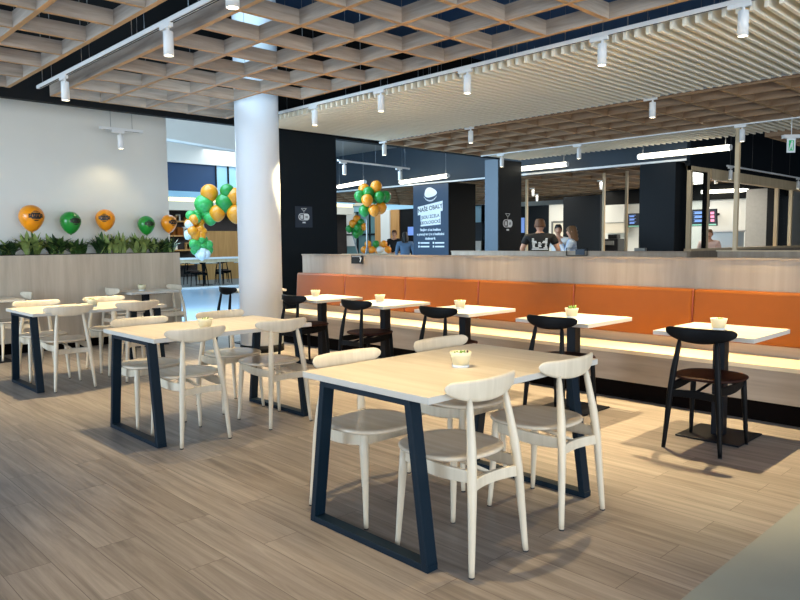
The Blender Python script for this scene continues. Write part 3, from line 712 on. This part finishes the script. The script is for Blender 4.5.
# ------------------------------------------------------------------ signs
sg=thing('wall_sign','small blue grey sign with a capsule symbol on the dark wall panel','sign',(-9.095,6.655,1.79),PI/2)
MB().box(-.165,.165,-.004,0,-.165,.165).build('plate',M['signnavy'],sg)
def capsule(parent,s=1.,dx=0.,dz=0.,ax='y'):
    m=MB(); R=.062*s; W=.068*s
    def P(x,z,o=-.0055): return (x+dx,o,z+dz) if ax=='y' else (-o,x+dx,z+dz)
    half=[(0,-R),(W,-R)]+[(W+R*math.sin(t*PI/10)*.9,-R*math.cos(t*PI/10)) for t in range(1,10)]+[(W,R),(0,R)]
    m.face([P(x,z) for x,z in half])
    out=[(0,R),(-W,R)]+[(-W-R*math.sin(t*PI/10)*.9,R*math.cos(t*PI/10)) for t in range(1,10)]+[(-W,-R),(0,-R)]
    inn=[(x*.86 if x else 0,z*.82) for x,z in out]
    for i in range(len(out)-1): m.face([P(*out[i]),P(*out[i+1]),P(*inn[i+1]),P(*inn[i])])
    for k,xx in enumerate((-.072,-.05,-.028)): m.face([P((xx-.009)*s,-.035*s),P((xx+.009)*s,-.035*s),P((xx+.009)*s,.035*s),P((xx-.009)*s,.035*s)])
    o=m.build('capsule_symbol',M['paper'],parent)
    m=MB()
    for a,b_ in (((-.06,.155),(.06,.155)),((.06,.155),(0,.105)),((0,.105),(-.06,.155)),((0,.105),(0,.07))):
        d=Vector((b_[0]-a[0],b_[1]-a[1])).normalized()*.0035; n=Vector((-d.y,d.x))
        m.face([P((a[0]-n.x)*s,(a[1]-n.y)*s),P((b_[0]-n.x)*s,(b_[1]-n.y)*s),P((b_[0]+n.x)*s,(b_[1]+n.y)*s),P((a[0]+n.x)*s,(a[1]+n.y)*s)])
    for k in range(3): m.face([P((.035+k*.018)*s,-.02*s,-.0062),P((.045+k*.018)*s,-.02*s,-.0062),P((.045+k*.018)*s,.02*s,-.0062),P((.035+k*.018)*s,.02*s,-.0062)],1)
    m.face([P(-.035*s,-.115*s),P(.035*s,-.115*s),P(.035*s,-.088*s),P(-.035*s,-.088*s)])
    m.build('small_marks',[M['paper'],M['greyprint']],parent)
capsule(sg,.86)
s2=thing('wall_sign','white capsule symbol on the dark side of the blue pillar','sign',(-9.384,12.27,1.76))
MB().box(-.0005,.002,-.2,.2,-.2,.2).build('plate',M['navy'],s2)
capsule(s2,1.35,ax='x')
po=thing('poster','tall blue poster with white Czech lettering on the far pillar','poster',(-12.52,13.155,1.9))
MB().box(-.62,.62,-.008,0,-1.2,.94).build('sheet',M['signblue'],po,bevel=.002)
m=MB(); e=[]
for k in range(28):
    t_=2*PI*k/28; rr=1+.10*math.cos(3*t_+.6); e.append((.215*rr*math.cos(t_),-.010,.125*rr*math.sin(t_)+.735))
m.face(e)
for k in range(8):
    a0=-PI*.83+k*PI*.66/8; a1=a0+PI*.66/8*.8
    m.face([(.26*math.cos(a),-.010,.76+rz_*math.sin(a)) for a,rz_ in ((a0,.25),(a1,.25),(a1,.215),(a0,.215))])
m.build('emblem',M['paper'],po)
m=MB(); m.face([(-.45,-.0105,.17),(.43,-.0105,.26),(.43,-.0105,.51),(-.45,-.0105,.39)]); m.face([(-.35,-.0100,-.12),(.36,-.0100,-.08),(.36,-.0100,.255),(-.35,-.0100,.20)]); m.build('white_label',M['paper'],po)
text('NAŠE OBALY',.15,M['greyprint'],po,(-.01,-.012,.335),(PI/2,-.115,0),ex=.0005,off=.003)
text('JSOU ZCELA',.115,M['greyprint'],po,(0,-.012,.125),(PI/2,-.07,0),ex=.0005,off=.002)
text('EKOLOGICKÉ',.115,M['greyprint'],po,(0,-.012,-.02),(PI/2,-.06,0),ex=.0005,off=.002)
for i,s_ in enumerate(('Stojíme si za kvalitou','a pracujeme jen s kvalitními','dodavateli.')):
    text(s_,.086,M['paper'],po,(0,-.012,-.21-i*.112),(PI/2,0,0),ex=.0005,off=.003)
m=MB()
for x0 in (-.44,.08):
    for z0 in (-.55,-.645):
        m.face([(x0,-.0105,z0-.02),(x0+.05,-.0105,z0-.02),(x0+.05,-.0105,z0+.03),(x0,-.0105,z0+.03)])
        m.face([(x0+.08,-.0105,z0-.015),(x0+.40,-.0105,z0-.015),(x0+.40,-.0105,z0+.022),(x0+.08,-.0105,z0+.022)])
m.build('small_print',M['paper'],po)
ex=thing('exit_sign','small hanging emergency exit sign with a green running figure','sign',(-3.45,11.09,2.72),PI/4)
MB().box(-.12,.12,-.04,.04,.08,.13).build('housing',M['white'],ex); MB().tube([(0,0,.13),(0,0,.38)],.006,6).build('rod',M['white'],ex)
MB().box(-.06,.06,-.006,.006,-.12,.08).build('panel',M['paper'],ex)
MB().box(-.035,.035,-.0075,-.006,-.09,.055).build('green_field',M['exit'],ex)
m=MB(); 
for q in ([(.0,-.008,.028),(.02,-.008,.028),(.02,-.008,.046),(.0,-.008,.046)],[(-.02,-.008,-.03),(.02,-.008,-.03),(.025,-.008,.025),(-.005,-.008,.025)],[(-.03,-.008,-.08),(-.018,-.008,-.085),(.0,-.008,-.03),(-.02,-.008,-.03)],[(.012,-.008,-.08),(.024,-.008,-.08),(.02,-.008,-.03),(.0,-.008,-.03)]): m.face(q)
m.build('running_figure',M['paper'],ex)

# ------------------------------------------------------------------ hall on the left
bal=thing('balustrade','glass balustrade with a wooden handrail across the bright hall','balustrade',(-20.3,11.5,0))
MB().box(-.05,.05,-6,6,.80,.90).build('handrail',M['woodpost'],bal); MB().box(-.07,.07,-6,6,.90,.96).build('cap_rail',M['white'],bal)
for k in range(8):
    MB().box(-.008,.008,-6+k*1.5+.03,-4.5+k*1.5-.03,.04,.80).build('glass_pane',M['glass'],bal)
    MB().box(-.03,.03,-6+k*1.5-.02,-6+k*1.5+.02,0,.80).build('post',M['duct'],bal)
MB().box(-.06,.06,-6,6,0,.04).build('base_rail',M['white'],bal)
hl='dark dining chair behind the glass balustrade'
for x,y_,r,q in ((-21.6,12.4,.3,'second from the right'),(-21.2,11.2,2.2,'leftmost'),(-22.6,12.9,1.2,'rightmost'),(-22.3,11.6,-.8,'second from the left')):
    dup(bch,(x,y_,0),r,hl+', '+q,'dark chairs behind the balustrade')
for x,y_,q in ((-21.9,11.8,'left'),(-21.4,13.2,'right')):
    t=square_table((x,y_,0),'pale topped table behind the glass balustrade, '+q+' one'); t['group']='tables behind the balustrade'
X=-28.
fa=thing('shop_facade','bright shopfront across the hall with navy band and white fascia','shopfront',(X,13,0))
def fb(n,x0,x1,y0,y1,z0,z1,m,par=fa): return MB().box(x0-X,x1-X,y0-13,y1-13,z0,z1).build(n,m,par)
fb('white_fascia',X,X+.4,4,23,4.76,8.2,M['wall'])
fb('navy_band',X,X+.3,4,15.6,3.55,4.76,M['bandblue'])
fb('window_band',X,X+.28,15.6,23,3.55,4.76,M['skyblue'])
for k in range(4): fb('mullion',X+.28,X+.34,15.6+k*.6,15.66+k*.6,3.55,4.76,M['navy'])
fb('pale_blue_ledge',X,X+.9,4,23,3.30,3.55,M['skyblue']); fb('cove_light',X,X+.7,4,23,3.14,3.30,M['cove']); fb('beige_soffit',X,X+.8,4,23,2.78,3.14,M['cream'])
fb('shop_interior',X,X+.2,4,23,0,2.78,M['shopdark'])
for k in range(4): fb('shelf',X+.2,X+.45,12.2,14.4,.5+k*.6,.56+k*.6,M['woodor'])
random.seed(3)
for k in range(24): 
    yy=12.3+random.random()*2; zz=.56+(k%4)*.6; fb('goods',X+.22,X+.4,yy,yy+.12,zz,zz+random.uniform(.15,.35),random.choice((M['woodor'],M['cream'],M['tealgreen'],M['orange'])))
wp=box(-.1,.1,-.95,.95,0,1.88).build('wood_screen',M['woodor'],None,(-24.8,14.1,0)); tag(wp,'plain honey coloured wood screen behind the balloon garland','screen')
hb=box(-.04,.04,-4,4,0,.06).build('hanging_beam',M['white'],None,(-18.4,9.6,4.15)); hb.rotation_euler=(0,0,.315); tag(hb,'thin grey beam hung across the white upper part of the hall','beam')
struct(box(-40.2,-40,-4,24,-.1,9).build('wall_hall_end', M['wall']))
struct(box(-40,-11,-4.2,-4,-.1,9).build('wall_hall_side', M['wall']))

# ------------------------------------------------------------------ far wall seen under the lattice
Y=23.6
struct(box(-40,-5.9,Y+.2,Y+.35,-.1,5.5).build('wall_far', M['wall']))
ff=thing('shop_facade','row of lit shopfronts at the far end under the lattice','shopfront',(-24,Y,0))
def gb_(n,x0,x1,z0,z1,m,d=.0): return MB().box(x0+24,x1+24,-d,.18,z0,z1).build(n,m,ff)
gb_('beige_soffit',-31,-23.7,3.25,4.4,M['cream'],.1); gb_('light_band',-31,-22.8,2.95,3.25,M['skyblue'],.05)
gb_('glazing',-31,-26.3,0,2.95,M['tealgreen']); gb_('honey_panel',-26.25,-25.75,0,2.95,M['woodor'],.05); gb_('white_column',-25.75,-25.1,0,2.95,M['wall'],.12)
gb_('honey_panel',-25.1,-24.5,0,2.95,M['woodor'],.05); gb_('dark_opening',-24.5,-22.8,0,2.95,M['black']); gb_('blue_screen',-23.9,-22.9,1.7,2.1,M['screenblue'],.06)
for k in range(5): gb_('mullion',-30.5+k*.95,-30.42+k*.95,0,2.95,M['navy'],.06)
gb_('transom',-31,-26.3,1.75,1.83,M['navy'],.05); gb_('white_panel',-28.6,-27.8,1.2,2.9,M['wall'],.04); gb_('picture_frame',-29.4,-29.0,2.0,2.75,M['seam'],.05); gb_('picture_frame',-27.8,-27.4,2.0,2.75,M['seam'],.05)
gb_('grey_column',-21.2,-20.35,0,2.95,M['greytex'],.25); gb_('navy_opening',-20.1,-19.4,0,2.95,M['blue'],.05); gb_('pale_glazing',-20.1,-19.4,2.2,2.9,M['skyblue'],.1); gb_('pale_glazing',-20.1,-19.4,.9,1.4,M['wall'],.1)
gb_('green_goods',-22.6,-21.9,1.4,2.6,M['bgr'],.05)
for x in (-20.25,): 
    q=box(-.06,.06,-.06,.06,0,2.9).build('wooden_post',M['woodpost'],None,(x,Y-.6,0)); tag(q,'pale wooden post between poster pillar and blue pillar','post')
# kitchen back walls
kw=thing('kitchen_partition','white kitchen wall with a doorway and dark panel behind the people','partition',(-12.5,21,0))
def kb(n,x0,x1,y0,y1,z0,z1,m): return MB().box(x0+12.5,x1+12.5,y0-21,y1-21,z0,z1).build(n,m,kw)
kb('white_panel',-14.25,-12.5,21,21.1,0,2.63,M['wall']); kb('door_opening',-14.05,-13.3,20.97,21,0,2.0,M['cream']); kb('door_frame',-14.12,-14.05,20.95,21,0,2.05,M['duct']); kb('door_frame',-14.05,-13.3,20.95,21,2.0,2.06,M['duct'])
kb('dark_panel',-11.72,-10.5,18,18.12,0,2.66,M['navy'])
kb('dark_wall',-16.5,-14.25,21,21.1,0,2.63,M['navy'])
sc=box(-.10,.10,-.03,.0,-.27,.27).build('menu_screen',M['screenblue'],None,(-15.38,20.98,1.95)); tag(sc,'bright blue upright screen just right of the blue pillar','screen')
kt=thing('kitchen_wall','long white kitchen wall with dark soffit and grey end pier','partition',(-8.5,20.3,0))
def kk(n,x0,x1,y0,y1,z0,z1,m): return MB().box(x0+8.5,x1+8.5,y0-20.3,y1-20.3,z0,z1).build(n,m,kt)
kk('white_panel',-11.8,-7.25,20.5,20.6,0,2.5,M['wall']); kk('dark_soffit',-11.8,-6.3,20.4,20.6,2.5,2.94,M['black'])
kk('grey_pier',-7.25,-6.72,19.9,20.6,0,2.7,M['greytex']); kk('black_pier',-6.72,-6.42,19.9,20.6,0,2.7,M['black'])
cb=thing('wall_cabinet','white wall cabinet over the black machine left of the corner pillar','cabinet',(-11.3,20.3,2.2))
MB().box(-.36,.36,-.15,.19,-.27,.28).build('body',M['wall'],cb); MB().box(-.36,.36,-.16,-.15,-.285,-.27).build('rail',M['duct'],cb); MB().box(-.36,.36,-.14,.19,-.6,-.29).build('backboard',M['cream'],cb)
mc=thing('coffee_machine','black machine on the kitchen counter left of the corner pillar','machine',(-10.62,19,1.0))
MB().box(-.24,.24,-.2,.2,0,.42).build('body',M['machine'],mc,bevel=.02); MB().box(-.2,.12,-.24,-.2,.24,.36).build('group_head',M['duct'],mc); MB().box(-.22,.22,-.26,.0,.0,.05).build('drip_tray',M['wire'],mc); MB().box(-.15,.15,-.1,.12,.42,.55).build('hopper',M['machine'],mc,bevel=.02)
ct=thing('counter','white kitchen counter carrying the black machine','counter',(-9.2,19,0)); MB().box(-2.4,2.2,-.35,.4,0,.96).build('body',M['wall'],ct); MB().box(-2.4,2.2,-.38,.42,.96,1.0).build('worktop',M['topedge'],ct)
bt=MB().lathe([(.06,0),(.06,.3),(.03,.38),(.03,.42)],14).build('bottle',M['paper'],None,(-11.25,18.9,1.0)); tag(bt,'pale bottle on the kitchen counter beside the black machine','bottle')
def menu(loc,w_,h_,label,rows=3,pink=True,rx=.12):
    t=thing('menu_screen',label,'screen',loc,0)
    t.rotation_euler=(rx,0,.0)
    MB().box(-w_/2,w_/2,0,.05,-h_/2,h_/2).build('housing',M['black'],t); MB().box(-w_/2+.015,w_/2-.015,-.002,0,-h_/2+.015,h_/2-.015).build('display',M['screen'],t)
    m=MB(); 
    for k in range(rows): m.box(-w_*.36,-w_*.02,-.004,-.002,h_*(.30-.24*k)-.02,h_*(.30-.24*k)+.02)
    for k in range(rows*2): m.box(-w_*.40,w_*.10-(k%2)*.08,-.004,-.002,h_*(.38-.12*k)-.008,h_*(.38-.12*k)+.004)
    m.build('menu_lines',M['screenblue'],t)
    if pink:
        m=MB()
        for k in range(3): m.box(w_*.26,w_*.40,-.004,-.002,h_*(.26-.22*k)-.03,h_*(.26-.22*k)+.035)
        m.build('pink_pictures',M['screenpink'],t)
    MB().box(-w_/2+.02,w_/2-.02,-.004,-.002,-h_*.46,-h_*.38).build('green_band',M['screengreen'],t)
    MB().box(-.03,.03,.05,20.49-loc[1],-.03,.03).build('bracket',M['black'],t)
menu((-8.20,19.5,1.97),.70,.46,'dark menu screen with pink pictures inside the wooden frame')
menu((-10.50,20.0,1.97),.46,.42,'dark menu screen left of the corner pillar',3,False)
hgs=MB().box(-.05,.05,-.05,.05,-.1,.1).tube([(0,0,.1),(0,0,.61)],.008,6).build('hanging_box',M['black'],None,(-7.91,19,2.34)); tag(hgs,'small black box hanging above the menu screen','speaker')
# timber framed glass screens
fr=thing('glazed_screen','pale wooden framed glass screens right of the corner pillar','glass screen',(-5.95,16.6,0))
for k,(yy,zt) in enumerate(((13.47,2.78),(14.25,2.78),(18.25,2.58),(19.25,2.58))):
    MB().box(-.04,.04,yy-16.6-.04,yy-16.6+.04,1.2,zt).build('post',M['woodpost'],fr)
MB().box(-.045,.045,13.43-16.6,14.29-16.6,2.70,2.78).build('top_rail',M['woodpost'],fr)
MB().box(-.07,.07,13.43-16.6,20-16.6,1.15,1.2).build('sill',M['benchtop'],fr)
MB().box(-.06,.06,13.43-16.6,20-16.6,0,1.15).build('base_panel',M['panelz'],fr)
MB().box(-.004,.004,13.52-16.6,14.10-16.6,1.2,2.70).build('glass_pane',M['glass'],fr)
MB().box(-.004,.004,18.32-16.6,19.18-16.6,1.2,2.58).build('glass_pane',M['glass'],fr)
MB().box(-.03,.03,14.12-16.6,14.20-16.6,1.2,2.7).build('black_edge',M['black'],fr)
for x,y_,l in ((-10.86,15.0,'slim pale wooden post just right of the blue pillar'),(-8.66,15.0,'slim pale wooden post right of the dark panel'),(-8.08,15.0,'slim pale wooden post left of the corner pillar')):
    q=box(-.025,.025,-.03,.03,0,2.95).build('wooden_post',M['woodpost'],None,(x,y_,0)); tag(q,l,'post')
struct(box(-5.9,4.5,21.2,21.35,0,ROOF).build('wall_right_far', M['navy']))
cs=thing('display_case','pale blue glass display case behind the wooden frame','display case',(-6.75,17.3,0))
MB().box(-.35,.35,-.3,.3,0,1.0).build('base',M['wall'],cs); MB().box(-.33,.33,-.28,.28,1.0,1.55).build('glass_box',M['case'],cs,bevel=.02); MB().box(-.35,.35,-.3,.3,1.55,1.58).build('lid',M['white'],cs)

# ------------------------------------------------------------------ people
def skin_mesh(name, pts, edges, mat_, parent, root=0, sub=2):
    me=bpy.data.meshes.new(name); me.from_pydata([p[:3] for p in pts],edges,[]); me.materials.append(mat_)
    o=bpy.data.objects.new(name,me); COL.objects.link(o); o.parent=parent
    md=o.modifiers.new('skin','SKIN')
    sv=me.skin_vertices[0].data if len(me.skin_vertices) else None
    if sv:
        for i,p in enumerate(pts):
            r=p[3]; sv[i].radius=r if hasattr(r,'__len__') else (r,r); sv[i].use_root=(i==root)
    md.use_smooth_shade=True
    s=o.modifiers.new('sub','SUBSURF'); s.levels=sub; s.render_levels=sub
    return o
def person(loc, rz, label, H, hair, top, arms, hairstyle='short', sleeve='short', skin=None, trousers=None, headturn=0., face=True):
    """front is -Y; arms = two lists (elbow, wrist) in body units of a 1.75 m figure"""
    k=H/1.75; t=thing('person',label,'person',loc,rz); t.scale=(k,k,k); S=M['skin']
    P=[(0,0,.95,(.15,.11)),(0,0,1.12,(.135,.10)),(0,-.005,1.30,(.16,.11)),(0,0,1.42,(.12,.085)),(0,-.005,1.50,(.052,.055)),(0,-.015,1.565,(.055,.06))]
    E=[(0,1),(1,2),(2,3),(3,4),(4,5)]
    def add(p,par): P.append(p); E.append((par,len(P)-1)); return len(P)-1
    for s in (-1,1):
        a=add((s*.095,0,.86,(.085,.09)),0); a=add((s*.10,-.005,.50,.058),a); a=add((s*.10,.01,.30,.052),a); a=add((s*.10,.02,.09,.036),a); add((s*.11,-.13,.035,(.04,.03)),a)
    hands=[]
    for s,(el,wr) in zip((-1,1),arms):
        a=add((s*.185,0,1.415,(.06,.062)),3); a=add((*el,.041),a); a=add((*[ (el[i]*.45+wr[i]*.55) for i in range(3)],.037),a); a=add((*wr,.027),a); hands.append((a,Vector(el),Vector(wr),s))
    for a,el,wr,s in hands:
        d=(wr-el).normalized(); side=d.cross(Vector((0,0,1)));
        if side.length<.1: side=Vector((0,1,0))
        side.normalize(); nrm=side.cross(d)
        pm=wr+d*.06; ai=add((*pm,(.038,.018)),a)
        for q in range(4):
            b0=pm+d*.035+side*(-.03+.02*q); L=(.062,.074,.068,.052)[q]
            i1=add((*b0,.0092),ai); i2=add((*(b0+d*L*.55+nrm*.006),.0086),i1); add((*(b0+d*L*.85+nrm*.03),.007),i2)
        th=wr+d*.03+side*-.04; i1=add((*th,.011),a); add((*(th+d*.045+side*-.012+nrm*.012),.009),i1)
    skin_mesh('body',P,E,S,t,0,1)
    # head
    hd=MB(); rg=[]
    for i in range(15):
        u=i/14; z=1.515+.235*u; c=math.sin(PI*min(1,max(0,.06+.94*u)))**.55; wx=.074*c*(.80+.25*min(1,u*1.6)); wy=.095*c*(.82+.2*min(1,u*1.4))
        ring=[]
        for q in range(20):
            a=2*PI*q/20; x=wx*math.cos(a); y_=wy*math.sin(a)-.012
            if math.sin(a)<-.9:
                y_-=.020*math.exp(-((u-.44)/.07)**2); y_-=.007*math.exp(-((u-.26)/.05)**2); y_-=.008*math.exp(-((u-.06)/.07)**2)
            elif math.sin(a)<-.72: y_+=.007*math.exp(-((u-.52)/.06)**2)
            ring.append((x,y_,z))
        rg.append(ring)
    hd.loft(rg); ho=hd.build('head',S,t); ho.rotation_euler=(0,0,headturn)
    for s in (-1,1):
        MB().lathe([(.002,-.008),(.009,0),(.002,.008)],10,(s*.028,-.086,1.637)).build('eye',M['haird'],ho)
        MB().box(s*.028-.016,s*.028+.016,-.099,-.090,1.655,1.661).build('eyebrow',hair,ho)
        MB().lathe([(.004,-.028),(.012,-.01),(.013,.015),(.004,.028)],10,(s*.074,.0,1.632)).build('ear',S,ho)
    MB().box(-.022,.022,-.104,-.092,1.573,1.580).build('mouth',M['seam'],ho)
    # hair cap
    hm=MB(); rg=[]
    low={'short':1.63,'long':1.44,'bob':1.50,'scarf':1.34}[hairstyle]
    for i in range(12):
        u=i/11; ring=[]
        for q in range(24):
            a=2*PI*q/24; fr_=max(0,-math.sin(a)); zl=low+(1.685-low)*min(1,fr_*1.9) if hairstyle!='short' else 1.60+.09*min(1,fr_*1.7)
            z=zl+(1.762-zl)*math.sin(u*PI/2)
            c=math.cos(u*PI/2)**.5 if u<1 else 0.02
            body=1.+(.22 if hairstyle in('long','bob','scarf') else .05)*(1-u)
            if hairstyle=='long': body*=1+.05*math.sin(7*a+3*i)+.04*math.sin(3*i)
            ring.append((.083*max(.05,c)*body*math.cos(a),.101*max(.05,c)*body*math.sin(a)+(-.004 if hairstyle=='short' else .008),z))
        rg.append(ring)
    hm.loft(rg); hx=hm.build('hair',hair,t); hx.rotation_euler=(0,0,headturn)
    # shirt over torso and upper arms
    SP=[(0,0,.88,(.178,.135)),(0,0,1.12,(.158,.122)),(0,-.004,1.30,(.182,.132)),(0,0,1.43,(.135,.095)),(0,0,1.50,(.074,.070))]; SE=[(0,1),(1,2),(2,3),(3,4)]
    for s,(el,wr) in zip((-1,1),arms):
        n=len(SP); SP.append((s*.19,0,1.415,(.075,.078))); SE.append((3,n))
        if sleeve=='short':
            m_=[s*.19*.35+el[0]*.65,el[1]*.65,1.415*.35+el[2]*.65]; SP.append((*m_,.066)); SE.append((n,n+1))
        else:
            SP.append((*el,.054)); SE.append((n,n+1)); SP.append((*[el[i]*.12+wr[i]*.88 for i in range(3)],.040)); SE.append((n+1,n+2))
    skin_mesh('shirt',SP,SE,top,t,1,2)
    TP=[(0,0,.97,(.165,.125)),(0,0,.90,(.17,.13))]; TE=[(0,1)]
    for s in (-1,1):
        n=len(TP); TP += [(s*.098,0,.80,(.10,.105)),(s*.102,-.005,.50,.076),(s*.102,.01,.12,.066)]; TE += [(1,n),(n,n+1),(n+1,n+2)]
    skin_mesh('trousers',TP,TE,trousers or M['trous'],t,0,2)
    for s in (-1,1): MB().tube([(s*.105,.05,.035),(s*.108,-.06,.04),(s*.11,-.17,.03)],[.046,.048,.036],12).build('shoe',M['tblack'],t)
    return t
dn=[((-.26,.03,1.16),(-.25,-.08,.93)),((.26,.03,1.16),(.25,-.08,.93))]
p=person((-7.86,11.28,0),PI+.60,'man seen from behind in a black T-shirt with white print, beyond the far partition',1.79,M['hairb'],M['tblack'],[((-.29,.02,1.19),(-.28,-.10,.98)),((.28,.02,1.19),(.20,-.22,1.05))])
p.scale=(1.18*p.scale[0],1.08*p.scale[1],p.scale[2])
m=MB()
pat=['#.........#','##.......##','###.....###','#.##...##.#','#..##.##..#','#...###...#','#..##.##..#','#.##...##.#','###.....###','##.......##']
for j in range(9):
    zz=1.385-j*.024
    for a,b_ in {0:((-.12,-.09),(.09,.12)),1:((-.12,-.08),(.085,.12)),2:((-.12,-.05),(.05,.12)),3:((-.12,-.04),(-.015,.02),(.045,.115)),4:((-.115,-.085),(-.03,.02),(.07,.115)),5:((-.11,-.08),(-.02,.025),(.075,.11)),6:((-.115,-.08),(-.03,.02),(.07,.11)),7:((-.12,-.06),(.01,.11)),8:((-.13,.12),)}[j]:
        m.box(a,b_,.128,.138,zz-.007,zz+.009)
m.build('shirt_print',M['paper'],p)
person((-8.55,12.95,0),.55,'dark haired man in a white T-shirt facing us between the other two',1.72,M['haird'],M['twhite'],dn)
person((-7.66,12.08,0),-1.1,'woman with long reddish blond hair in a pale blue top, hand at her mouth',1.66,M['hairg'],M['tblue'],[((-.25,-.08,1.17),(-.07,-.25,1.44)),((.24,-.10,1.17),(.05,-.24,1.40))],'long','long',headturn=.0)
person((-14.37,14.04,0),PI+.8,'person with long black hair in denim blue seen from behind in the hall',1.66,M['haird'],M['tdenim'],dn,'long','long')
person((-17.3,16.4,0),.6,'man in black standing in the hall left of the dark haired person',1.78,M['hairb'],M['tblack'],[((-.26,.03,1.16),(-.12,-.22,1.05)),((.26,.03,1.16),(.10,-.22,1.05))],'short','long')
person((-6.72,16.3,0),.3,'kitchen worker in a pale pink top behind the wooden frame',1.60,M['hairg'],M['tpink'],dn,'short','short')
person((-21.3,15.7,0),0.4,'figure in black at the left edge of the hall opening, beside the dark wall panel',1.70,M['haird'],M['tblack'],dn,'short','long')
